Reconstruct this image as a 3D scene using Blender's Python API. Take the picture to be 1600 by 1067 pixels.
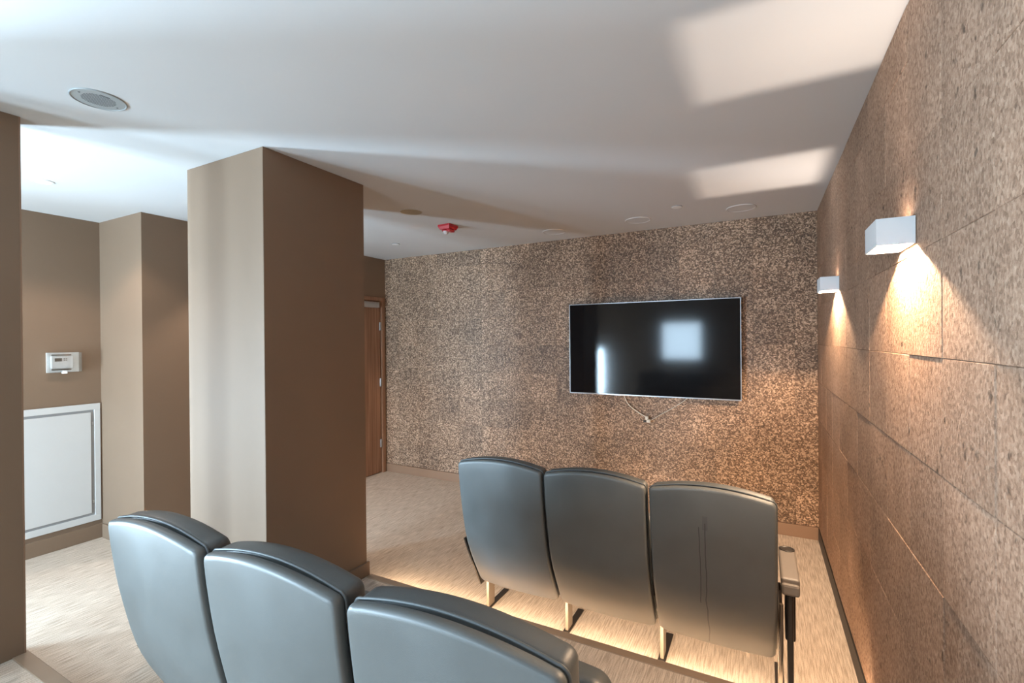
import bpy, bmesh, math, random
from mathutils import Vector, Matrix
random.seed(7)
for o in list(bpy.data.objects): bpy.data.objects.remove(o)
S = bpy.context.scene
C = S.collection
PI = math.pi

# ------------------------------------------------------------------ camera
CAMZ = 1.5993
yaw, pitch, roll, fpx = 0.4859, -0.0029, -0.0084, 736.98
f = Vector((-math.sin(yaw)*math.cos(pitch), math.cos(yaw)*math.cos(pitch), math.sin(pitch)))
r = Vector((math.cos(yaw), math.sin(yaw), 0)); u = r.cross(f)
r2 = r*math.cos(roll)+u*math.sin(roll); u2 = -r*math.sin(roll)+u*math.cos(roll)
cam_d = bpy.data.cameras.new('camera'); cam = bpy.data.objects.new('camera', cam_d); C.objects.link(cam)
cam.matrix_world = Matrix(((r2.x,u2.x,-f.x,0),(r2.y,u2.y,-f.y,0),(r2.z,u2.z,-f.z,CAMZ),(0,0,0,1)))
cam_d.sensor_fit = 'HORIZONTAL'; cam_d.sensor_width = 36; cam_d.lens = fpx/1600*36
cam_d.clip_start = .02
S.camera = cam
# ------------------------------------------------------------------ world, daylight, exposure
w = bpy.data.worlds.new('world'); S.world = w; w.use_nodes = True
bg = w.node_tree.nodes['Background']; bg.inputs[0].default_value = (.72,.86,1,1); bg.inputs[1].default_value = 3.0
vs = S.view_settings; vs.view_transform = 'Standard'; vs.look = 'None'; vs.gamma = 1; vs.exposure = 0.4; vs.use_curve_mapping = False
DAY = (.57,.80,1.0)
def area(name, loc, nrm, sx, sy, power, col, upv=(0,0,1), spread=PI):
    l = bpy.data.lights.new(name,'AREA'); l.shape='RECTANGLE'; l.size=sx; l.size_y=sy; l.energy=power; l.color=col; l.spread=spread
    o = bpy.data.objects.new(name,l); C.objects.link(o)
    n = Vector(nrm).normalized(); z=-n; x=Vector(upv).cross(z).normalized(); y=z.cross(x)
    o.matrix_world = Matrix(((x.x,y.x,z.x,loc[0]),(x.y,y.y,z.y,loc[1]),(x.z,y.z,z.z,loc[2]),(0,0,0,1)))
    return o
# windows of the room behind the camera: (plane, from, to, sill, head)
WA = (-.88,-.32,.25,1.60)          # in wall_left, y range, z range
WB = (-2.05,-1.15,1.10,2.0)        # in wall_back, x range, z range
WC = (-4.60,-3.95,.20,1.45)
WD = (-3.72,-3.42,.20,1.40)
BACK = -2.5; LEFT = -4.84
area('daylight_left', (LEFT-.13,(WA[0]+WA[1])/2,(WA[2]+WA[3])/2), (1,0,0), WA[1]-WA[0], WA[3]-WA[2], 350, DAY)
area('daylight_back', ((WB[0]+WB[1])/2,BACK-.13,(WB[2]+WB[3])/2), (0,1,0), WB[1]-WB[0], WB[3]-WB[2], 48, DAY)
area('daylight_low', ((WC[0]+WC[1])/2,BACK-.13,(WC[2]+WC[3])/2), (0,1,0), WC[1]-WC[0], WC[3]-WC[2], 210, DAY)
area('daylight_slit', ((WD[0]+WD[1])/2,BACK-.13,(WD[2]+WD[3])/2), (0,1,0), WD[1]-WD[0], WD[3]-WD[2], 200, DAY)

# ------------------------------------------------------------------ materials
def new_mat(name):
    m = bpy.data.materials.new(name); m.use_nodes = True
    nt = m.node_tree; b = nt.nodes['Principled BSDF']
    return m, nt, b
def rgb(c): return (c[0],c[1],c[2],1)
def plain(name, col, rough=.5, metal=0, spec=.5, bump=0, bscale=200, var=.0, vscale=6):
    m,nt,b = new_mat(name)
    b.inputs['Roughness'].default_value=rough; b.inputs['Metallic'].default_value=metal
    b.inputs['Specular IOR Level'].default_value=spec
    tc = nt.nodes.new('ShaderNodeTexCoord')
    n = nt.nodes.new('ShaderNodeTexNoise'); n.inputs['Scale'].default_value=vscale; n.inputs['Detail'].default_value=4
    nt.links.new(tc.outputs['Object'], n.inputs['Vector'])
    r_ = nt.nodes.new('ShaderNodeValToRGB')
    r_.color_ramp.elements[0].position=.3; r_.color_ramp.elements[1].position=.7
    r_.color_ramp.elements[0].color=rgb([c*(1-var) for c in col]); r_.color_ramp.elements[1].color=rgb([min(1,c*(1+var)) for c in col])
    nt.links.new(n.outputs['Fac'], r_.inputs['Fac']); nt.links.new(r_.outputs['Color'], b.inputs['Base Color'])
    if bump:
        n2 = nt.nodes.new('ShaderNodeTexNoise'); n2.inputs['Scale'].default_value=bscale; n2.inputs['Detail'].default_value=3
        nt.links.new(tc.outputs['Object'], n2.inputs['Vector'])
        bp = nt.nodes.new('ShaderNodeBump'); bp.inputs['Strength'].default_value=bump; bp.inputs['Distance'].default_value=.002
        nt.links.new(n2.outputs['Fac'], bp.inputs['Height']); nt.links.new(bp.outputs['Normal'], b.inputs['Normal'])
    return m
def emit(name, col, strength):
    m,nt,b = new_mat(name)
    b.inputs['Base Color'].default_value=rgb(col); b.inputs['Emission Color'].default_value=rgb(col); b.inputs['Emission Strength'].default_value=strength
    return m
def glass(name, fac=.12, tint=(1,1,1), rough=.02):
    m,nt,b = new_mat(name); nt.nodes.remove(b)
    t = nt.nodes.new('ShaderNodeBsdfTransparent'); t.inputs[0].default_value=rgb(tint)
    g = nt.nodes.new('ShaderNodeBsdfGlossy'); g.inputs['Roughness'].default_value=rough
    mx = nt.nodes.new('ShaderNodeMixShader'); mx.inputs[0].default_value=fac
    nt.links.new(t.outputs[0],mx.inputs[1]); nt.links.new(g.outputs[0],mx.inputs[2])
    nt.links.new(mx.outputs[0], nt.nodes['Material Output'].inputs[0])
    return m
def tile_mat(name, dark, mid, light, scale, stretch, fleck, rough, spec, bump, dist, pits, tone, pscale=0, rp=(.12,.5,.88)):
    """rough chip / bark mosaic: Voronoi chips in three tones, per-tile tone shift, relief"""
    m,nt,b = new_mat(name); L=nt.links
    g = nt.nodes.new('ShaderNodeNewGeometry'); oi = nt.nodes.new('ShaderNodeObjectInfo')
    mp = nt.nodes.new('ShaderNodeMapping'); mp.inputs['Scale'].default_value=stretch
    L.new(g.outputs['Position'], mp.inputs['Vector'])
    off = nt.nodes.new('ShaderNodeVectorMath'); off.operation='ADD'
    sc = nt.nodes.new('ShaderNodeMath'); sc.operation='MULTIPLY'; sc.inputs[1].default_value=37.3
    L.new(oi.outputs['Random'], sc.inputs[0])
    L.new(mp.outputs[0], off.inputs[0]); L.new(sc.outputs[0], off.inputs[1])
    vo = nt.nodes.new('ShaderNodeTexVoronoi'); vo.inputs['Scale'].default_value=scale; vo.inputs['Randomness'].default_value=1
    L.new(off.outputs[0], vo.inputs['Vector'])
    no = nt.nodes.new('ShaderNodeTexNoise'); no.inputs['Scale'].default_value=scale*.9; no.inputs['Detail'].default_value=5; no.inputs['Roughness'].default_value=.65
    L.new(off.outputs[0], no.inputs['Vector'])
    sep = nt.nodes.new('ShaderNodeSeparateColor'); L.new(vo.outputs['Color'], sep.inputs[0])
    mix = nt.nodes.new('ShaderNodeMath'); mix.operation='MULTIPLY_ADD'; mix.inputs[1].default_value=fleck; 
    L.new(sep.outputs[0], mix.inputs[0])
    sub = nt.nodes.new('ShaderNodeMath'); sub.operation='MULTIPLY'; sub.inputs[1].default_value=1-fleck
    L.new(no.outputs['Fac'], sub.inputs[0]); L.new(sub.outputs[0], mix.inputs[2])
    ra = nt.nodes.new('ShaderNodeValToRGB'); cr=ra.color_ramp
    cr.elements[0].position=rp[0]; cr.elements[0].color=rgb(dark)
    cr.elements[1].position=rp[1]; cr.elements[1].color=rgb(mid)
    e=cr.elements.new(rp[2]); e.color=rgb(light)
    L.new(mix.outputs[0], ra.inputs[0])
    # large soft mottling + per tile tone
    n3 = nt.nodes.new('ShaderNodeTexNoise'); n3.inputs['Scale'].default_value=3.5; n3.inputs['Detail'].default_value=3
    L.new(off.outputs[0], n3.inputs['Vector'])
    t1 = nt.nodes.new('ShaderNodeMapRange'); t1.inputs[3].default_value=1-tone; t1.inputs[4].default_value=1+tone
    L.new(oi.outputs['Random'], t1.inputs[0])
    t2 = nt.nodes.new('ShaderNodeMapRange'); t2.inputs[1].default_value=.3; t2.inputs[2].default_value=.7; t2.inputs[3].default_value=.86; t2.inputs[4].default_value=1.14
    L.new(n3.outputs['Fac'], t2.inputs[0])
    t3 = nt.nodes.new('ShaderNodeMath'); t3.operation='MULTIPLY'; L.new(t1.outputs[0],t3.inputs[0]); L.new(t2.outputs[0],t3.inputs[1])
    # dark pits
    n4 = nt.nodes.new('ShaderNodeTexNoise'); n4.inputs['Scale'].default_value=pscale or scale; n4.inputs['Detail'].default_value=6
    L.new(off.outputs[0], n4.inputs['Vector'])
    t4 = nt.nodes.new('ShaderNodeMapRange'); t4.inputs[1].default_value=.27; t4.inputs[2].default_value=.36; t4.inputs[3].default_value=1-pits; t4.inputs[4].default_value=1
    L.new(n4.outputs['Fac'], t4.inputs[0])
    t5 = nt.nodes.new('ShaderNodeMath'); t5.operation='MULTIPLY'; L.new(t3.outputs[0],t5.inputs[0]); L.new(t4.outputs[0],t5.inputs[1])
    mc = nt.nodes.new('ShaderNodeVectorMath'); mc.operation='SCALE'; L.new(ra.outputs['Color'], mc.inputs[0]); L.new(t5.outputs[0], mc.inputs['Scale'])
    L.new(mc.outputs[0], b.inputs['Base Color'])
    b.inputs['Roughness'].default_value=rough; b.inputs['Specular IOR Level'].default_value=spec
    h = nt.nodes.new('ShaderNodeMath'); h.operation='MULTIPLY'; L.new(mix.outputs[0],h.inputs[0]); L.new(t4.outputs[0],h.inputs[1])
    bp = nt.nodes.new('ShaderNodeBump'); bp.inputs['Strength'].default_value=bump; bp.inputs['Distance'].default_value=dist
    L.new(h.outputs[0], bp.inputs['Height']); L.new(bp.outputs['Normal'], b.inputs['Normal'])
    return m
def carpet_mat(name, c1, c2):
    m,nt,b = new_mat(name); L=nt.links
    g = nt.nodes.new('ShaderNodeNewGeometry')
    mp = nt.nodes.new('ShaderNodeMapping'); mp.inputs['Scale'].default_value=(170,9,170); L.new(g.outputs['Position'],mp.inputs['Vector'])
    n = nt.nodes.new('ShaderNodeTexNoise'); n.inputs['Scale'].default_value=1; n.inputs['Detail'].default_value=3; L.new(mp.outputs[0],n.inputs['Vector'])
    n2 = nt.nodes.new('ShaderNodeTexNoise'); n2.inputs['Scale'].default_value=260; n2.inputs['Detail'].default_value=2; L.new(g.outputs['Position'],n2.inputs['Vector'])
    a = nt.nodes.new('ShaderNodeMath'); a.operation='MULTIPLY_ADD'; a.inputs[1].default_value=.65; L.new(n.outputs['Fac'],a.inputs[0])
    a2 = nt.nodes.new('ShaderNodeMath'); a2.operation='MULTIPLY'; a2.inputs[1].default_value=.35; L.new(n2.outputs['Fac'],a2.inputs[0]); L.new(a2.outputs[0],a.inputs[2])
    ra = nt.nodes.new('ShaderNodeValToRGB'); ra.color_ramp.elements[0].position=.40; ra.color_ramp.elements[1].position=.60
    ra.color_ramp.elements[0].color=rgb(c1); ra.color_ramp.elements[1].color=rgb(c2); L.new(a.outputs[0],ra.inputs[0]); L.new(ra.outputs[0],b.inputs['Base Color'])
    b.inputs['Roughness'].default_value=.95; b.inputs['Specular IOR Level'].default_value=.1
    bp = nt.nodes.new('ShaderNodeBump'); bp.inputs['Strength'].default_value=.6; bp.inputs['Distance'].default_value=.004
    L.new(a.outputs[0],bp.inputs['Height']); L.new(bp.outputs['Normal'],b.inputs['Normal'])
    return m
def wood_mat(name, c1, c2, vert=True):
    m,nt,b = new_mat(name); L=nt.links
    g = nt.nodes.new('ShaderNodeNewGeometry'); mp = nt.nodes.new('ShaderNodeMapping')
    mp.inputs['Scale'].default_value=(45,45,1.6); L.new(g.outputs['Position'],mp.inputs['Vector'])
    n = nt.nodes.new('ShaderNodeTexNoise'); n.inputs['Scale'].default_value=1; n.inputs['Detail'].default_value=5; L.new(mp.outputs[0],n.inputs['Vector'])
    ra = nt.nodes.new('ShaderNodeValToRGB'); ra.color_ramp.elements[0].position=.3; ra.color_ramp.elements[1].position=.7
    ra.color_ramp.elements[0].color=rgb(c1); ra.color_ramp.elements[1].color=rgb(c2)
    L.new(n.outputs['Fac'],ra.inputs[0]); L.new(ra.outputs[0],b.inputs['Base Color']); b.inputs['Roughness'].default_value=.45
    return m
def leather_mat(name, col, rough, scuff=False):
    m,nt,b = new_mat(name); L=nt.links
    tc = nt.nodes.new('ShaderNodeTexCoord')
    n = nt.nodes.new('ShaderNodeTexNoise'); n.inputs['Scale'].default_value=5; n.inputs['Detail'].default_value=5; L.new(tc.outputs['Object'],n.inputs['Vector'])
    mr = nt.nodes.new('ShaderNodeMapRange'); mr.inputs[1].default_value=.3; mr.inputs[2].default_value=.7; mr.inputs[3].default_value=rough-.07; mr.inputs[4].default_value=rough+.07
    L.new(n.outputs['Fac'],mr.inputs[0]); L.new(mr.outputs[0],b.inputs['Roughness'])
    ra = nt.nodes.new('ShaderNodeValToRGB'); ra.color_ramp.elements[0].position=.3; ra.color_ramp.elements[1].position=.7
    ra.color_ramp.elements[0].color=rgb([c*.9 for c in col]); ra.color_ramp.elements[1].color=rgb([c*1.1 for c in col])
    L.new(n.outputs['Fac'],ra.inputs[0]); L.new(ra.outputs[0],b.inputs['Base Color'])
    v = nt.nodes.new('ShaderNodeTexVoronoi'); v.inputs['Scale'].default_value=420; L.new(tc.outputs['Object'],v.inputs['Vector'])
    bp = nt.nodes.new('ShaderNodeBump'); bp.inputs['Strength'].default_value=.12; bp.inputs['Distance'].default_value=.001
    L.new(v.outputs['Distance'],bp.inputs['Height']); L.new(bp.outputs['Normal'],b.inputs['Normal'])
    b.inputs['Specular IOR Level'].default_value=.65
    if scuff:      # two thin drip stains running down the middle of the back
        sx = nt.nodes.new('ShaderNodeSeparateXYZ'); L.new(tc.outputs['Object'],sx.inputs[0])
        mw = nt.nodes.new('ShaderNodeTexNoise'); mw.inputs['Scale'].default_value=9; L.new(tc.outputs['Object'],mw.inputs['Vector'])
        def mth(op,a,b_):
            q=nt.nodes.new('ShaderNodeMath'); q.operation=op
            for i,v_ in enumerate((a,b_)):
                if isinstance(v_,(int,float)): q.inputs[i].default_value=v_
                else: L.new(v_,q.inputs[i])
            return q.outputs[0]
        wob=mth('MULTIPLY',mth('SUBTRACT',mw.outputs['Fac'],.5),.016); xx=mth('ADD',sx.outputs['X'],wob)
        tot=None
        for xc,z0,z1,wd in ((-.018,.22,.83,.0022),(-.040,.45,.81,.0018),(-.018,.80,.86,.010)):
            mk=mth('LESS_THAN',mth('ABSOLUTE',mth('SUBTRACT',xx,xc),0),wd)
            mk=mth('MULTIPLY',mk,mth('GREATER_THAN',sx.outputs['Z'],z0)); mk=mth('MULTIPLY',mk,mth('LESS_THAN',sx.outputs['Z'],z1))
            if wd>.005: mk=mth('MULTIPLY',mk,.35)
            tot=mk if tot is None else mth('MAXIMUM',tot,mk)
        mx=nt.nodes.new('ShaderNodeMix'); mx.data_type='RGBA'; L.new(mth('MULTIPLY',tot,.75),mx.inputs[0]); L.new(ra.outputs[0],mx.inputs[6]); mx.inputs[7].default_value=(.03,.03,.034,1)
        L.new(mx.outputs[2],b.inputs['Base Color'])
    return m
M = {}
M['paint'] = plain('brown_wall_paint',(.215,.146,.098),.6,bump=.08,bscale=350,var=.03,vscale=2,spec=.25)
M['ceil'] = plain('ceiling_paint',(.60,.60,.598),.8,var=.012,vscale=1.5,spec=.2)
M['chip'] = tile_mat('chip_mosaic',(.045,.025,.013),(.200,.118,.070),(.70,.49,.34),112,(1,1,1),.58,.5,.45,.7,.003,.45,.17)
M['bark'] = tile_mat('bark_mosaic',(.15,.085,.054),(.36,.222,.148),(.55,.38,.27),120,(1,1,.8),.25,.75,.2,1,.006,.65,.08,30,(.22,.5,.80))
M['carpet'] = carpet_mat('ribbed_carpet',(.40,.325,.255),(.68,.575,.475))
M['nosing'] = plain('bronze_nosing',(.30,.215,.15),.45,.0,.5,var=.05)
M['black'] = plain('black_trim',(.012,.011,.010),.5)
M['white'] = plain('white_metal',(.80,.80,.79),.4,var=.01)
M['panelwhite'] = plain('panel_white',(.60,.60,.59),.45,var=.01)
M['sconce'] = plain('sconce_white',(.70,.71,.72),.45,var=.01)
M['gap'] = plain('shadow_gap_grey',(.30,.30,.30),.6)
M['grille'] = plain('grille_grey',(.34,.36,.36),.5,var=.02)
M['grilledark'] = plain('grille_hole',(.16,.17,.17),.8)
M['beigegrille'] = plain('beige_grille',(.42,.37,.27),.7,var=.05,vscale=80)
M['red'] = plain('alarm_red',(.55,.03,.04),.3,var=.02)
M['lens'] = plain('strobe_lens',(.75,.70,.70),.12)
M['screen'] = plain('screen_glass',(.006,.006,.007),.085,spec=.45)
M['bezel'] = plain('bezel_silver',(.42,.42,.43),.3,.8)
M['tvback'] = plain('tv_black_plastic',(.02,.02,.02),.5)
M['cable'] = plain('cable_white',(.70,.66,.58),.5)
M['leather'] = leather_mat('grey_leather',(.122,.130,.127),.44)
M['leatherscuff'] = leather_mat('scuffed_leather',(.122,.130,.127),.44,True)
M['leatherdark'] = leather_mat('black_leather',(.085,.092,.092),.44)
M['pipe'] = plain('seam_piping',(.10,.11,.112),.45)
M['chrome'] = plain('standard_metal',(.13,.10,.075),.4,.2)
M['metaldark'] = plain('dark_metal',(.035,.030,.027),.35,.3)
M['armpad'] = plain('arm_plastic',(.22,.19,.165),.4,spec=.5)
M['wood'] = wood_mat('door_veneer',(.20,.098,.052),(.36,.195,.115))
M['frame'] = plain('door_frame_paint',(.27,.165,.105),.4)
M['alu'] = plain('aluminium',(.50,.50,.50),.35,.7)
M['plastic'] = plain('thermostat_plastic',(.85,.86,.86),.35)
M['lcd'] = plain('lcd_grey',(.06,.07,.065),.3)
M['clear'] = glass('clear_guard',.18,(.96,.97,.97),.1)
M['pane'] = glass('window_pane',.05)
M['led'] = emit('warm_led',(1,.72,.42),6)
M['pot'] = emit('pot_lamp',(1,.95,.88),3)
M['lampglow'] = emit('sconce_bulb',(1,.80,.58),25)

# ------------------------------------------------------------------ helpers
def link(name, me, mat, parent=None):
    o = bpy.data.objects.new(name, me); C.objects.link(o)
    if mat and not me.materials: me.materials.append(mat)
    if parent: o.parent = parent
    return o
def tag(o, label=None, cat=None, group=None, kind=None):
    if label: o['label']=label
    if cat: o['category']=cat
    if group: o['group']=group
    if kind: o['kind']=kind
    return o
def empty(name, loc=(0,0,0), label=None, cat=None, group=None):
    o = bpy.data.objects.new(name,None); C.objects.link(o); o.location=loc; o.empty_display_size=.1
    return tag(o,label,cat,group)
def box_bm(bm, a, b):
    x0,y0,z0=a; x1,y1,z1=b
    v=[bm.verts.new(p) for p in ((x0,y0,z0),(x1,y0,z0),(x1,y1,z0),(x0,y1,z0),(x0,y0,z1),(x1,y0,z1),(x1,y1,z1),(x0,y1,z1))]
    for q in ((0,3,2,1),(4,5,6,7),(0,1,5,4),(1,2,6,5),(2,3,7,6),(3,0,4,7)): bm.faces.new([v[i] for i in q])
def to_mesh(bm, name, smooth=False):
    bmesh.ops.recalc_face_normals(bm, faces=bm.faces)
    me=bpy.data.meshes.new(name); bm.to_mesh(me); bm.free()
    if smooth:
        for p in me.polygons: p.use_smooth=True
    return me
def boxes(name, bs, mat, parent=None, bevel=0, seg=2):
    bm=bmesh.new()
    for a,b in bs: box_bm(bm,a,b)
    if bevel: bmesh.ops.bevel(bm, geom=list(bm.edges), offset=bevel, segments=seg, affect='EDGES', profile=.5)
    return link(name, to_mesh(bm,name), mat, parent)
def box(name,a,b,mat,parent=None,bevel=0,seg=2): return boxes(name,[(a,b)],mat,parent,bevel,seg)
def lathe(name, prof, mat, parent=None, n=40, loc=(0,0,0), smooth=True):
    """prof: (radius, z) from axis to axis"""
    bm=bmesh.new(); rings=[]
    for (rr,z) in prof:
        if rr<1e-6: rings.append([bm.verts.new((0,0,z))])
        else: rings.append([bm.verts.new((rr*math.cos(2*PI*i/n),rr*math.sin(2*PI*i/n),z)) for i in range(n)])
    for a,b in zip(rings,rings[1:]):
        for i in range(n):
            j=(i+1)%n
            if len(a)==1 and len(b)==1: continue
            if len(a)==1: bm.faces.new((a[0],b[i],b[j]))
            elif len(b)==1: bm.faces.new((a[i],a[j],b[0]))
            else: bm.faces.new((a[i],a[j],b[j],b[i]))
    o=link(name,to_mesh(bm,name),mat,parent); o.location=loc
    if smooth:
        for p in o.data.polygons: p.use_smooth = len(p.vertices)==4 and abs(p.normal.z)<.98
    return o
def tube(name, pts, rad, mat, parent=None, n=8, cyc=False):
    cu=bpy.data.curves.new(name,'CURVE'); cu.dimensions='3D'; cu.bevel_depth=rad; cu.bevel_resolution=2; cu.use_fill_caps=True
    sp=cu.splines.new('POLY'); sp.points.add(len(pts)-1)
    for p,q in zip(sp.points,pts): p.co=(*q,1)
    sp.use_cyclic_u=cyc
    tmp=bpy.data.objects.new('tmp',cu); C.objects.link(tmp)
    dg=bpy.context.evaluated_depsgraph_get(); me=bpy.data.meshes.new_from_object(tmp.evaluated_get(dg))
    bpy.data.objects.remove(tmp); bpy.data.curves.remove(cu); me.materials.clear()
    for p in me.polygons: p.use_smooth=True
    return link(name,me,mat,parent)
def catmull(pts, k=8):
    out=[]; P=[Vector(p) for p in pts]; P=[2*P[0]-P[1]]+P+[2*P[-1]-P[-2]]
    for i in range(1,len(P)-2):
        for j in range(k):
            t=j/k; a,b,c,d=P[i-1],P[i],P[i+1],P[i+2]
            out.append(.5*((2*b)+(c-a)*t+(2*a-5*b+4*c-d)*t*t+(3*b-a-3*c+d)*t**3))
    out.append(P[-2]); return out

# ------------------------------------------------------------------ the setting
RX=.395; FY=4.413; H=2.6
DX=-4.094; BX=-4.172; BY=1.864; T1=.10; T2=.235; N1=2.255; N2=.842
PX0,PX1,PY0,PY1=-2.931,-2.245,1.541,2.232
CX0,CX1,CY0,CY1=-3.02,-2.88,.25,.83
def struct(o): o['kind']='structure'; return o
struct(box('floor',(LEFT-.2,BACK-.2,-.12),(RX+.2,FY+.2,0),M['carpet']))
struct(box('ceiling',(LEFT-.2,BACK-.2,H),(RX+.2,FY+.2,H+.15),M['ceil']))
struct(box('floor_tier_front',(-2.36,N2-.02,0),(RX,N1-.045,T1),M['carpet']))
struct(box('floor_tier_back',(CX0-.6,BACK,0),(RX,N2-.055,T2),M['carpet']))
# nosings with recessed warm strip
tr=struct(empty('trim_1'))
box('nosing',(PX1+.014,N1-.05,T1-.03),(RX-.001,N1,T1+.004),M['nosing'],tr,.003)
box('riser_face',(-2.36,N1-.05,0),(RX-.001,N1-.042,T1-.03),M['nosing'],tr)
ls=box('light_strip',(PX1+.03,N1-.030,T1-.036),(RX-.02,N1-.014,T1-.030),M['led'],tr)
tr=struct(empty('trim_2'))
box('nosing',(CX1-.02,N2-.055,T2-.035),(RX-.001,N2,T2+.004),M['nosing'],tr,.003)
box('riser_face',(CX0-.6,N2-.056,0),(RX-.001,N2-.045,T2-.035),M['nosing'],tr)
L_=area('step_light',((PX1+RX)/2,N1-.012,T1-.042),(0,1,.0),RX-PX1-.08,.016,19,(1,.74,.49))
# walls: front (TV), right
ZE=[.10]+[2.43-.295*k for k in range(7,-1,-1)]+[H]
def tile_wall(wall, edges, axis, plane, sgn, mat):
    cache={}
    for i,(a,b) in enumerate(zip(edges,edges[1:])):
        for z0,z1 in zip(ZE,ZE[1:]):
            key=(round(b-a,3),round(z1-z0,3))
            if key not in cache:
                g=.0003; w2=(b-a)/2-g; h2=(z1-z0)/2-g; t=.016; c=.0009 if axis=='x' else .0016
                bm=bmesh.new()
                if axis=='x': box_bm(bm,(-w2,0,-h2),(w2,t,h2))
                else: box_bm(bm,(0,-w2,-h2),(t,w2,h2))
                fr=[e for e in bm.edges if all(abs(v.co[1 if axis=='x' else 0])<1e-6 for v in e.verts)]
                bmesh.ops.bevel(bm,geom=fr,offset=c,segments=1,affect='EDGES')
                cache[key]=to_mesh(bm,'tile')
            d=random.uniform(-.0008,.0010)
            o=link('tile',cache[key],mat,wall)
            o.location=((a+b)/2,plane+d,(z0+z1)/2) if axis=='x' else (plane+d,(a+b)/2,(z0+z1)/2)
            if axis=='x': o.rotation_euler=(random.uniform(-.004,.004),0,random.uniform(-.004,.004))
            else: o.rotation_euler=(0,random.uniform(-.0025,.0025),random.uniform(-.0012,.0012))
wf=struct(box('wall_front',(DX-.2,FY+.012,0),(RX+.2,FY+.2,H),M['chip']))
xe=[DX]+[-1.825+.295*k for k in range(-7,8)]+[RX]
tile_wall(wf,xe,'x',FY,1,M['chip'])
wr=struct(box('wall_right',(RX+.012,BACK,0),(RX+.2,FY+.02,H),M['bark']))
ye=[1.23+.295*k for k in range(-5,11)]+[FY]
tile_wall(wr,ye,'y',RX,1,M['bark'])
box('panel',(RX,BACK,.1),(RX+.012,ye[0]-.002,H),M['bark'],wr)
struct(box('baseboard_front',(DX,FY-.010,0),(RX,FY+.012,.098),M['frame'],None,.002))
struct(box('baseboard_right',(RX-.006,BACK,0),(RX+.012,FY-.012,.098),M['black']))
# wall right lower strip of tile hides all but a dark line of that baseboard
# left walls
wl=struct(boxes('wall_left',[((LEFT-.15,BACK,0),(LEFT,WA[0],H)),((LEFT-.15,WA[1],0),(LEFT,BY,H)),
    ((LEFT-.15,WA[0],0),(LEFT,WA[1],WA[2])),((LEFT-.15,WA[0],WA[3]),(LEFT,WA[1],H))],M['paint']))
struct(box('wall_bump',(LEFT-.15,BY,0),(BX,2.9,H),M['paint']))
DY0,DY1,DH=3.42,4.345,2.085   # door opening
struct(boxes('wall_door',[((LEFT-.15,2.9,0),(DX,DY0-.045,H)),((LEFT-.15,DY1+.045,0),(DX,FY+.012,H)),((LEFT-.15,DY0-.045,DH+.045),(DX,DY1+.045,H)),
    ((LEFT-.15,DY0-.045,0),(DX-.13,DY1+.045,DH+.045))],M['paint']))
struct(boxes('wall_back',[((LEFT-.15,BACK-.15,0),(WC[0],BACK,H)),((WC[1],BACK-.15,0),(WD[0],BACK,H)),((WD[1],BACK-.15,0),(WB[0],BACK,H)),((WD[0],BACK-.15,0),(WD[1],BACK,WD[2])),((WD[0],BACK-.15,WD[3]),(WD[1],BACK,H)),((WB[1],BACK-.15,0),(RX+.2,BACK,H)),
    ((WC[0],BACK-.15,0),(WC[1],BACK,WC[2])),((WC[0],BACK-.15,WC[3]),(WC[1],BACK,H)),((WB[0],BACK-.15,0),(WB[1],BACK,WB[2])),((WB[0],BACK-.15,WB[3]),(WB[1],BACK,H))],M['paint']))
def baseb(name,a,b,lip=True,parent=None):
    o=box(name,a,b,M['paint'],parent,.003); 
    return o
struct(baseb('baseboard_left',(LEFT,WA[1],0),(LEFT+.014,BY,.115)))
struct(baseb('baseboard_bump',(BX-.64,BY-.014,0),(BX+.014,BY,.115)))
struct(baseb('baseboard_door',(BX,BY-.014,0),(BX+.014,2.9,.115)))
def window(name, axis, rg):
    a0,a1,z0,z1=rg; t=.045; e=struct(empty(name))
    if axis=='x':
        B=lambda p,q,s,e2:((p,BACK-.10,s),(q,BACK-.05,e2))
        pane=((a0+t,BACK-.078,z0+t),(a1-t,BACK-.072,z1-t))
    else:
        B=lambda p,q,s,e2:((LEFT-.10,p,s),(LEFT-.05,q,e2))
        pane=((LEFT-.078,a0+t,z0+t),(LEFT-.072,a1-t,z1-t))
    boxes('window_frame',[B(a0,a1,z0,z0+t),B(a0,a1,z1-t,z1),B(a0,a0+t,z0+t,z1-t),B(a1-t,a1,z0+t,z1-t)],M['white'],e)
    box('pane',*pane,M['pane'],e)
window('window_1','y',WA); window('window_2','x',WB); window('window_3','x',WC); window('window_4','x',WD)
# pillar
p=empty('pillar',((PX0+PX1)/2,(PY0+PY1)/2,0),'square brown painted pillar behind the back row of seats','pillar')
def rel(par,a,b):
    L=par.location; return (a[0]-L.x,a[1]-L.y,a[2]-L.z),(b[0]-L.x,b[1]-L.y,b[2]-L.z)
box('shaft',*rel(p,(PX0,PY0,0),(PX1,PY1,H)),M['paint'],p,.002,1)
box('baseboard',*rel(p,(PX1-.002,PY0-.014,T1),(PX1+.014,PY1+.012,T1+.088)),M['paint'],p,.003)
box('baseboard',*rel(p,(PX0-.014,PY0-.014,0),(PX1-.004,PY0+.002,.115)),M['paint'],p,.003)
box('baseboard',*rel(p,(PX0-.014,PY0,0),(PX0+.002,PY1+.012,.115)),M['paint'],p,.003)
box('baseboard',*rel(p,(PX0,PY1-.002,0),(PX1,PY1+.012,.115)),M['paint'],p,.003)
p=empty('column',((CX0+CX1)/2,(CY0+CY1)/2,T2),'brown wall stub at the left edge of the view','column')
box('shaft',*rel(p,(CX0,CY0,0),(CX1,CY1-.004,H)),M['paint'],p)
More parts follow.
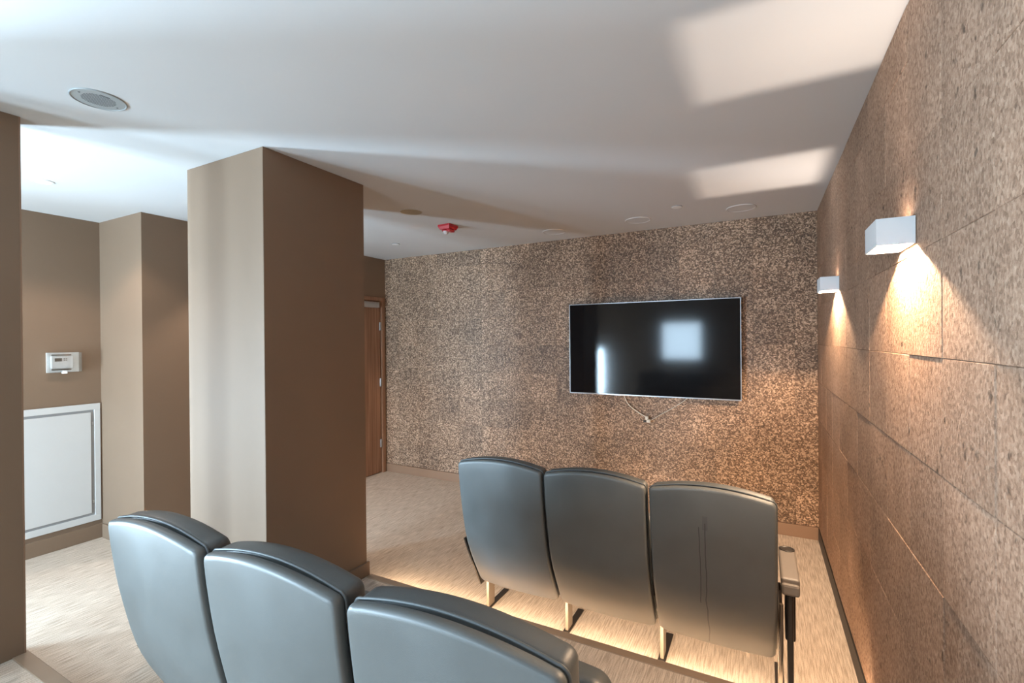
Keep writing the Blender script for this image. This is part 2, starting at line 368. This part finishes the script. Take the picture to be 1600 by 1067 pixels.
box('edge_halo',*rel(p,(CX1-.012,CY1-.004,0),(CX1+.001,CY1+.002,H)),M['frame'],p)  # lighter strip added to stand in for the bright halo along this edge

# ------------------------------------------------------------------ door
d=struct(empty('door_1',(DX,(DY0+DY1)/2,0)))
fo=.012
boxes('door_frame',[rel(d,(DX-.13,DY0-.045,0),(DX+fo,DY0,DH+.045)),rel(d,(DX-.13,DY1,0),(DX+fo,DY1+.045,DH+.045)),rel(d,(DX-.13,DY0,DH),(DX+fo,DY1,DH+.045))],M['wood'],d)
lf=box('door_leaf',*rel(d,(DX-.055,DY0+.003,.008),(DX-.012,DY1-.012,DH-.004)),M['wood'],d,.001,1)
for z in (1.78,1.10,.36):
    hg=box('hinge',*rel(d,(DX-.012,DY1-.030,z-.05),(DX+.004,DY1-.006,z+.05)),M['alu'],lf,.003)
cl=box('door_closer',*rel(d,(DX-.012,DY1-.36,DH-.085),(DX+.045,DY1-.075,DH-.03)),M['alu'],d,.008)
box('closer_arm',*rel(d,(DX+.010,DY1-.34,DH-.03),(DX+.03,DY1-.06,DH-.018)),M['alu'],cl,.002)

# ------------------------------------------------------------------ access panel and thermostat on wall_left
pa=empty('access_panel',(LEFT,1.43,.15),'white metal access panel low on the brown wall below the thermostat','panel')
y0,y1,z0,z1=1.0,1.853,.150,1.110
boxes('frame',[rel(pa,(LEFT,y0,z0),(LEFT+.012,y1,z0+.05)),rel(pa,(LEFT,y0,z1-.05),(LEFT+.012,y1,z1)),rel(pa,(LEFT,y0,z0+.05),(LEFT+.012,y0+.04,z1-.05)),rel(pa,(LEFT,y1-.04,z0+.05),(LEFT+.012,y1,z1-.05))],M['panelwhite'],pa,.002,1)
box('gap',*rel(pa,(LEFT,y0+.04,z0+.05),(LEFT+.003,y1-.04,z1-.05)),M['gap'],pa)
dd=box('panel_door',*rel(pa,(LEFT+.003,y0+.055,z0+.070),(LEFT+.014,y1-.062,z1-.070)),M['panelwhite'],pa,.003)
for z in (z0+.16,z1-.16): box('hinge',*rel(pa,(LEFT+.003,y1-.055,z-.012),(LEFT+.010,y1-.043,z+.012)),M['alu'],dd,.001,1)
th=empty('thermostat',(LEFT,1.62,1.38),'white thermostat under a clear plastic guard box on brown wall','thermostat')
y0,y1,z0,z1=1.525,1.722,1.378,1.532
box('guard_base',*rel(th,(LEFT,y0,z0),(LEFT+.006,y1,z1)),M['plastic'],th,.002)
tb=box('body',*rel(th,(LEFT+.006,y0+.022,z0+.032),(LEFT+.034,y1-.045,z1-.028)),M['plastic'],th,.004)
box('display',*rel(th,(LEFT+.034,y0+.040,z1-.068),(LEFT+.0355,y0+.082,z1-.043)),M['lcd'],tb)
for k in range(2):
    for j in range(2): box('button',*rel(th,(LEFT+.034,y0+.092+.012*k,z1-.064+.012*j),(LEFT+.037,y0+.100+.012*k,z1-.056+.012*j)),M['gap'],tb,.001,1)
box('label_strip',*rel(th,(LEFT+.006,y0+.03,z0+.016),(LEFT+.010,y1-.05,z0+.026)),M['lcd'],th)
box('label_strip',*rel(th,(LEFT+.006,y0+.03,z1-.023),(LEFT+.010,y1-.05,z1-.015)),M['lcd'],th)
t=.004
gd=boxes('guard_cover',[rel(th,(LEFT+.006,y0,z0),(LEFT+.055,y1,z0+t)),rel(th,(LEFT+.006,y0,z1-t),(LEFT+.055,y1,z1)),rel(th,(LEFT+.006,y0,z0+t),(LEFT+.055,y0+t,z1-t)),rel(th,(LEFT+.006,y1-t,z0+t),(LEFT+.055,y1,z1-t)),
   rel(th,(LEFT+.051,y0+t,z0+t),(LEFT+.055,y1-t,z1-t))],M['clear'],th)
lk=box('lock',*rel(th,(LEFT+.03,1.605,z0-.010),(LEFT+.06,1.632,z0+.012)),M['plastic'],gd,.003)

# ------------------------------------------------------------------ television and cables
TX0,TX1,TZ0,TZ1=-1.658,-.145,1.078,1.940; TY=4.345
tv=empty('television',((TX0+TX1)/2,FY,TZ0),'large flat black television on a wall mount with switched off screen','television')
bd=box('back_housing',*rel(tv,(TX0+.004,TY+.006,TZ0+.004),(TX1-.004,TY+.030,TZ1-.004)),M['tvback'],tv,.004)
box('housing_bulge',*rel(tv,(TX0+.25,TY+.030,TZ0+.05),(TX1-.25,TY+.052,TZ1-.30)),M['tvback'],bd,.008)
e=.007
boxes('bezel',[rel(tv,(TX0,TY-.002,TZ0),(TX1,TY+.012,TZ0+e*1.4)),rel(tv,(TX0,TY-.002,TZ1-e),(TX1,TY+.012,TZ1)),rel(tv,(TX0,TY-.002,TZ0+e*1.4),(TX0+e,TY+.012,TZ1-e)),rel(tv,(TX1-e,TY-.002,TZ0+e*1.4),(TX1,TY+.012,TZ1-e))],M['bezel'],tv)
box('screen',*rel(tv,(TX0+e,TY,TZ0+e*1.4),(TX1-e,TY+.006,TZ1-e)),M['screen'],tv)
for mx in (-1.25,-.62): box('wall_mount',*rel(tv,(mx,TY+.052,1.30),(mx+.05,FY,1.62)),M['metaldark'],tv)
box('sensor_tab',*rel(tv,(-.80,TY,TZ0-.008),(-.70,TY+.012,TZ0)),M['tvback'],tv,.002)
cy=FY-.012
co=empty('power_cord',(-1.12,cy,1.06),'white power cord hanging under the television to a plug','cord')
lc=co.location
tube('cable',[Vector(q)-lc for q in catmull([(-1.135,cy-.006,1.12),(-1.13,cy-.012,1.055),(-1.09,cy-.010,.985),(-1.01,cy-.008,.925),(-.935,cy-.010,.885)])],.0052,M['cable'],co)
pl=boxes('plug',[rel(co,(-.940,cy-.036,.862),(-.912,cy-.004,.896)),rel(co,(-.928,cy-.042,.838),(-.892,cy-.004,.868))],M['cable'],co,.006)
box('socket_hole',*rel(co,(-.965,FY-.008,.832),(-.925,FY-.003,.852)),M['black'],co,.002)
c2=empty('signal_cable',(-.6,cy,1.06),'thin pale cable slanting from television bottom down to the plug','cord')
lc=c2.location
tube('cable',[Vector(q)-lc for q in catmull([(-.57,cy-.004,1.11),(-.585,cy-.012,1.068),(-.68,cy-.008,.995),(-.79,cy-.006,.925),(-.893,cy-.016,.858)])],.0030,M['cable'],c2)

# ------------------------------------------------------------------ wall sconces
def sconce(yc, hole, up, label, updx, updy, kup, kdn):
    """box open at the bottom, with a smaller window in its top; hole=(x0,x1,y0,y1)"""
    x0,x1=.302,RX-.002; ya,yb=yc-.0825,yc+.0825; z0,z1=1.868,1.947; t=.004
    s=empty('wall_sconce',(x1,yc,z0),label,'wall lamp','white box sconces on the right wall')
    hx0,hx1,hy0,hy1=hole
    boxes('housing',[rel(s,(x0,ya,z0),(x0+t,yb,z1)),rel(s,(x1-t,ya,z0),(x1,yb,z1)),rel(s,(x0+t,ya,z0),(x1-t,ya+t,z1)),rel(s,(x0+t,yb-t,z0),(x1-t,yb,z1)),
      rel(s,(x0+t,ya+t,z1-t),(hx0,yb-t,z1)),rel(s,(hx1,ya+t,z1-t),(x1-t,yb-t,z1)),rel(s,(hx0,ya+t,z1-t),(hx1,hy0,z1)),rel(s,(hx0,hy1,z1-t),(hx1,yb-t,z1))],M['sconce'],s)
    lathe('bulb',[(0,-.006),(.004,-.005),(.006,0),(.004,.005),(0,.006)],M['lampglow'],s,16,(.350-s.location.x,yc+.03-s.location.y,.050))
    box('lamp_holder',*rel(s,(.345,yc+.034,z0+.045),(.355,yb-t,z0+.055)),M['white'],s)
    for nm,loc,pw,rx,sz in (('uplight',(hx1+updx,(hy0+hy1)/2+updy,z1-up),kup,PI,2.75),('downlight',(.352,yc,z0+.045),kdn,0,3.05)):
        l=bpy.data.lights.new(nm,'SPOT'); l.energy=pw; l.color=(1,.83,.70) if nm=='uplight' else (1,.70,.45); l.spot_size=sz; l.spot_blend=.25; l.shadow_soft_size=.005 if nm=='uplight' else .006
        o=bpy.data.objects.new(nm,l); C.objects.link(o); o.location=Vector(loc); o.rotation_euler=(rx,0,0)
    return s
sconce(1.818,(.310,.376,1.79,1.85),.080-.006,'white box sconce nearest the camera on the cork wall',-.004,-.006,18,75)
sconce(3.310,(.310,.371,3.2825,3.3375),.062,'smaller looking white box sconce close to the television wall corner',.004,0,20,75)

# ------------------------------------------------------------------ ceiling fittings
def speaker(x,y,rad,label,mat,group,detail=False):
    s=empty('ceiling_speaker',(x,y,H),label,'speaker',group)
    lathe('rim',[(rad*.93,0),(rad*.93,-.004),(rad*.96,-.006),(rad,-.004),(rad,0)],M['grille'] if detail else M['ceil'],s,48)
    g=lathe('grille',[(0,-.003),(rad*.93,-.003),(rad*.93,0)],mat,s,48)
    if detail:
        bm=bmesh.new()
        n=11
        for i in range(-n,n+1):
            for j in range(-n,n+1):
                px,py=i*.0052,j*.0052
                if math.hypot(px,py)<.056: box_bm(bm,(px-.0014,py-.0014,-.0036),(px+.0014,py+.0014,-.0030))
        h=link('perforation',to_mesh(bm,'perforation'),M['grilledark'],g); h['kind']='stuff'
        for sx in (-1,1): lathe('screw',[(0,-.0055),(.003,-.005),(.004,-.003)],M['grilledark'],g,12,(-.012*sx,.068*sx,0))
        box('nameplate',(.050,-.018,-.0042),(.058,.014,-.003),M['grilledark'],g)
    return s
speaker(-2.395,.925,.092,'grey round ceiling speaker with perforated centre at upper left',M['grille'],'round ceiling speakers',True)
speaker(-2.39,2.87,.088,'tan round ceiling speaker near the red fire alarm',M['beigegrille'],'round ceiling speakers')
speaker(-1.69,4.05,.105,'pale flush ceiling speaker leftmost above the television wall',M['ceil'],'round ceiling speakers')
speaker(-.91,4.01,.105,'pale flush ceiling speaker centred over the television',M['ceil'],'round ceiling speakers')
speaker(-.13,4.03,.105,'pale flush ceiling speaker nearest the right wall corner',M['ceil'],'round ceiling speakers')
def sprinkler(x,y,label):
    s=empty('sprinkler_cover',(x,y,H),label,'sprinkler','concealed sprinkler covers')
    lathe('plate',[(0,-.007),(.036,-.007),(.038,-.005)],M['white'],s,32)
    lathe('collar',[(.038,-.004),(.041,-.003),(.041,0)],M['gap'],s,32)
sprinkler(-.56,3.75,'small round sprinkler cover in front of the speakers over the television')
sprinkler(-3.32,3.74,'small round sprinkler cover beyond the red fire alarm')
def downlight(x,y,label,power,size):
    pl=empty('recessed_downlight',(x,y,H),label,'ceiling light','recessed downlights')
    lathe('trim_ring',[(.040,0),(.040,-.003),(.044,-.006),(.056,-.004),(.058,0)],M['white'],pl,40)
    lathe('lamp',[(0,-.002),(.034,-.002),(.040,-.001)],M['pot'],pl,32)
    l=bpy.data.lights.new('downlight','SPOT'); l.energy=power; l.color=(1,.82,.68); l.spot_size=size; l.spot_blend=.35; l.shadow_soft_size=.03
    o=bpy.data.objects.new('downlight',l); C.objects.link(o); o.location=(x,y,H-.012)
downlight(-3.9,1.22,'recessed round downlight in the bright ceiling at the left',38,2.3)
downlight(-3.62,2.75,'recessed round downlight behind the brown pillar, before the wooden door',60,1.85)
fa=empty('fire_alarm',(-2.40,3.37,H),'red ceiling fire alarm strobe with clear lens','alarm')
fa.rotation_euler=(0,0,-.05)
bm=bmesh.new()
def ring(bm,hx,hy,z): return [bm.verts.new((sx*hx,sy*hy,z)) for sx,sy in ((-1,-1),(1,-1),(1,1),(-1,1))]
rs=[ring(bm,.062,.062,0),ring(bm,.062,.062,-.016),ring(bm,.050,.050,-.040)]
for a,b in zip(rs,rs[1:]):
    for i in range(4): bm.faces.new((a[i],a[(i+1)%4],b[(i+1)%4],b[i]))
bm.faces.new(rs[-1]); bm.faces.new(rs[0][::-1])
link('housing',to_mesh(bm,'housing'),M['red'],fa)
ln=lathe('strobe_lens',[(0,-.082),(.012,-.080),(.020,-.070),(.026,-.055),(.028,-.040)],M['lens'],fa,20,(-.012,-.012,0))
lathe('lens_collar',[(.028,-.040),(.034,-.040),(.034,-.052),(.028,-.052)],M['red'],fa,20,(-.012,-.012,0))
box('sounder',(.010,-.036,-.060),(.046,.036,-.040),M['red'],fa,.004)

# ------------------------------------------------------------------ cinema seats
PROF=[(.15,-.088),(.21,-.120),(.29,-.167),(.365,-.208),(.43,-.240),(.50,-.270),(.585,-.293),(.67,-.311),(.74,-.325),(.81,-.335),(.88,-.344),(.95,-.350),(1.02,-.353)]
def yr(z):
    for (z0,a),(z1,b) in zip(PROF,PROF[1:]):
        if z<=z1 or z1==PROF[-1][0]:
            t=(z-z0)/(z1-z0); return a+(b-a)*t
def smooth_yr(z):   # smoothed profile
    return sum(yr(z+k*.02)*wt for k,wt in ((-2,.1),(-1,.2),(0,.4),(1,.2),(2,.1)))
def outline(hw, zb, zt, crown, rt, rb, taper=0):
    """closed outline in (x,z): crowned top, rounded corners, straight sides"""
    pts=[]
    def ztop(x): return zt+crown*(1-(x/hw)**2)
    n=7
    for i in range(n+1):   # top right corner, from side to top
        a=PI/2*i/n; x=hw-rt+rt*math.cos(a); pts.append((x, ztop(hw-rt)-rt+rt*math.sin(a)-( ztop(hw-rt)-ztop(x) if False else 0)))
    m=20
    for i in range(1,m):
        x=(hw-rt)*(1-2*i/m); pts.append((x,ztop(x)))
    for i in range(n+1):
        a=PI/2+PI/2*i/n; x=-(hw-rt)+rt*math.cos(a); pts.append((x, ztop(hw-rt)-rt+rt*math.sin(a)))
    k=14; zs=ztop(hw-rt)-rt
    hb=hw-taper
    for i in range(1,k):
        t=i/k; pts.append((-(hw+(hb-hw)*t*t), zs+(zb+rb-zs)*t))
    for i in range(n+1):
        a=PI+PI/2*i/n; pts.append((-(hb-rb)+rb*math.cos(a), zb+rb+rb*math.sin(a)))
    for i in range(1,10):
        pts.append((-(hb-rb)*(1-2*i/10), zb))
    for i in range(n+1):
        a=1.5*PI+PI/2*i/n; pts.append(((hb-rb)+rb*math.cos(a), zb+rb+rb*math.sin(a)))
    for i in range(1,k):
        t=1-i/k; pts.append((hw+(hb-hw)*t*t, zs+(zb+rb-zs)*t))
    return pts
def slab(name, out, rings_back, rings_front, mat, parent, bulge=0, prof=smooth_yr):
    """closed cushion: rings (inset, offset) from rear centre to rim to front centre; offset measured along +y from the rear profile"""
    bm=bmesh.new(); xs=[q[0] for q in out]; zs=[q[1] for q in out]
    hw=(max(xs)-min(xs))/2; hh=(max(zs)-min(zs))/2; cz=(max(zs)+min(zs))/2
    R=[]
    def mk(ins,off,s=None):
        v=[]
        for x,z in out:
            if s is None: px=x*(1-ins/hw); pz=cz+(z-cz)*(1-ins/hh)
            else: px=x*s; pz=cz+(z-cz)*s
            cv=bulge*(1-(px/hw)**2)
            sl=(prof(pz+.01)-prof(pz-.01))/.02; nl=math.hypot(1,sl)
            v.append(bm.verts.new((px,prof(pz)+(off-cv)/nl,pz-(off-cv)*sl/nl*1.0)))
        return v
    i0,o0=rings_back[0]; smax=1-i0/min(hw,hh)
    n=10
    for k in range(1,n): R.append(mk(0,o0,(1-i0/hw)*k/n))
    for i,o_ in rings_back+rings_front: R.append(mk(i,o_))
    i1,o1=rings_front[-1]
    for k in range(n-1,0,-1): R.append(mk(0,o1,(1-i1/hw)*k/n))
    N=len(out)
    for a,b in zip(R,R[1:]):
        for i in range(N):
            j=(i+1)%N; bm.faces.new((a[i],a[j],b[j],b[i]))
    for ringv in (R[0],R[-1]):
        c=Vector((0,0,0))
        for v in ringv: c+=v.co
        cv=bm.verts.new(c/N)
        for i in range(N): bm.faces.new((ringv[i],ringv[(i+1)%N],cv))
    return link(name,to_mesh(bm,name,True),mat,parent)
def make_seat():
    s=empty('cinema_seat')
    HW=.2445
    ot=outline(HW,.205,.945,.034,.022,.03)
    sh=slab('back_shell',ot,[(.014,.0),(.007,.0006),(.0028,.003),(.0006,.008),(0,.014)],[(.001,.026),(.006,.030),(.03,.030)],M['leather'],s,.010)
    oc=outline(HW-.003,.225,.945,.034,.024,.03)
    cu=slab('back_cushion',oc,[(.03,.031),(.008,.031),(.002,.036),(0,.044)],[(0,.075),(.003,.088),(.012,.099),(.03,.106),(.07,.110)],M['leatherdark'],s,.0)
    hw=HW; pts=[]
    for x,z in ot:
        off=.0295; sl=(smooth_yr(z+.01)-smooth_yr(z-.01))/.02
        pts.append(Vector((x*1.004,smooth_yr(z)+off-.010*(1-(x/hw)**2)*0,z+.0005-off*sl)))
    tube('piping',pts,.0035,M['pipe'],cu,cyc=True)
    # tipped-up seat cushion in front of the back
    ss=outline(.215,.30,.70,.012,.05,.05)
    sc=slab('seat_cushion',ss,[(.03,0),(.008,.004),(.001,.015),(0,.03)],[(0,.07),(.004,.085),(.02,.097),(.05,.102)],M['leatherdark'],s,0,lambda z:-.095+.22*(z-.30))
    box('seat_pan',(-.19,.045,.34),(.19,.060,.62),M['metaldark'],sc,.006)
    box('seat_hinge',(-.222,-.045,.33),(.222,-.02,.355),M['metaldark'],sc,.005)
    return s
def standard(s, x, arm=True, end=False):
    """metal upright with foot plate and arm at local x"""
    lg=box('leg',(x-.009,-.035,.006),(x+.009,.035,.47),M['chrome'],s,.003)
    box('foot_plate',(x-.019,-.05,0),(x+.019,.20,.006),M['metaldark'],lg,.002,1)
    box('bracket',(x-.006,-.20,.40),(x+.006,.05,.47),M['metaldark'],lg,.003)
def arm(s, x, hw=.034, ys=-.200):
    a=box('armrest',(x-hw,ys,.555),(x+hw,.150,.604),M['armpad'],s,.009,3)
    # chamfered rear end and dark cup holder ring at the front end
    box('arm_end',(x-hw*.98,ys-.022,.540),(x+hw*.98,ys+.004,.588),M['armpad'],a,.010,2)
    lathe('cup_holder',[(0,.6045),(hw*.70,.6045),(hw*.76,.605),(hw*.86,.608),(hw*.94,.606),(hw*.94,.603)],M['metaldark'],a,28,(x,.112,0))
    box('arm_post',(x-hw*.55,ys+.01,.34),(x+hw*.55,ys+.10,.556),M['metaldark'],a,.006)
proto=make_seat()
def copy_tree(o,parent=None):
    c=o.copy(); C.objects.link(c); c.parent=parent
    for ch in list(o.children): copy_tree(ch,c)
    return c
ROW1=[(-1.203,'black leather cinema seat in the front row, left end'),(-.700,'black leather cinema seat in the front row, middle of three'),(-.195,'black leather cinema seat in the front row, scuffed, beside the cork wall')]
ROW2=[(-1.562,'grey black leather cinema seat in the back row, left end'),(-1.048,'grey black leather cinema seat in the back row, second from left'),(-.530,'grey black leather cinema seat in the back row, cut off at bottom edge')]
first=True
for row,(lst,y,z,g) in enumerate(((ROW1,2.45,0,'cinema seats in the front row'),(ROW2,1.055,T1,'cinema seats in the back row'))):
    for k,(x,lab) in enumerate(lst):
        s=proto if first else copy_tree(proto); first=False
        s.location=(x,y,z); tag(s,lab,'seat',g)
for row,(lst,y,z) in enumerate(((ROW1,2.45,0),(ROW2,1.055,T1))):
    for k,(x,lab) in enumerate(lst):
        s=[o for o in C.objects if o.get('label')==lab][0]
        standard(s,-.2515); arm(s,-.2515,.017,-.145)
        if k==0:
            bm=bmesh.new(); P=[(.50,-.262),(.42,-.225),(.34,-.185),(.26,-.14),(.17,-.10)]
            vv=[]
            for z_,y_ in P: vv.append([bm.verts.new((xx,y_+dy,z_)) for xx,dy in ((-.268,0),(-.258,0),(-.258,.05),(-.268,.05))])
            for a_,b_ in zip(vv,vv[1:]):
                for i in range(4): bm.faces.new((a_[i],a_[(i+1)%4],b_[(i+1)%4],b_[i]))
            bm.faces.new(vv[0]); bm.faces.new(vv[-1][::-1])
            link('side_bracket',to_mesh(bm,'side_bracket'),M['metaldark'],s)
        if k==2 and row==0:
            ch=[c for c in s.children if c.name.startswith('back_shell')][0]; ch.data=ch.data.copy(); ch.data.materials[0]=M['leatherscuff']
        if k==2:
            standard(s,.262); arm(s,.296,.034)
            box('end_post',(.284,-.215,0),(.306,-.155,.545),M['metaldark'],s,.006)
            tube('end_rail',[(.262,-.215,.50),(.262,-.200,.30),(.262,-.12,.16),(.262,-.04,.02)],.008,M['chrome'],s)
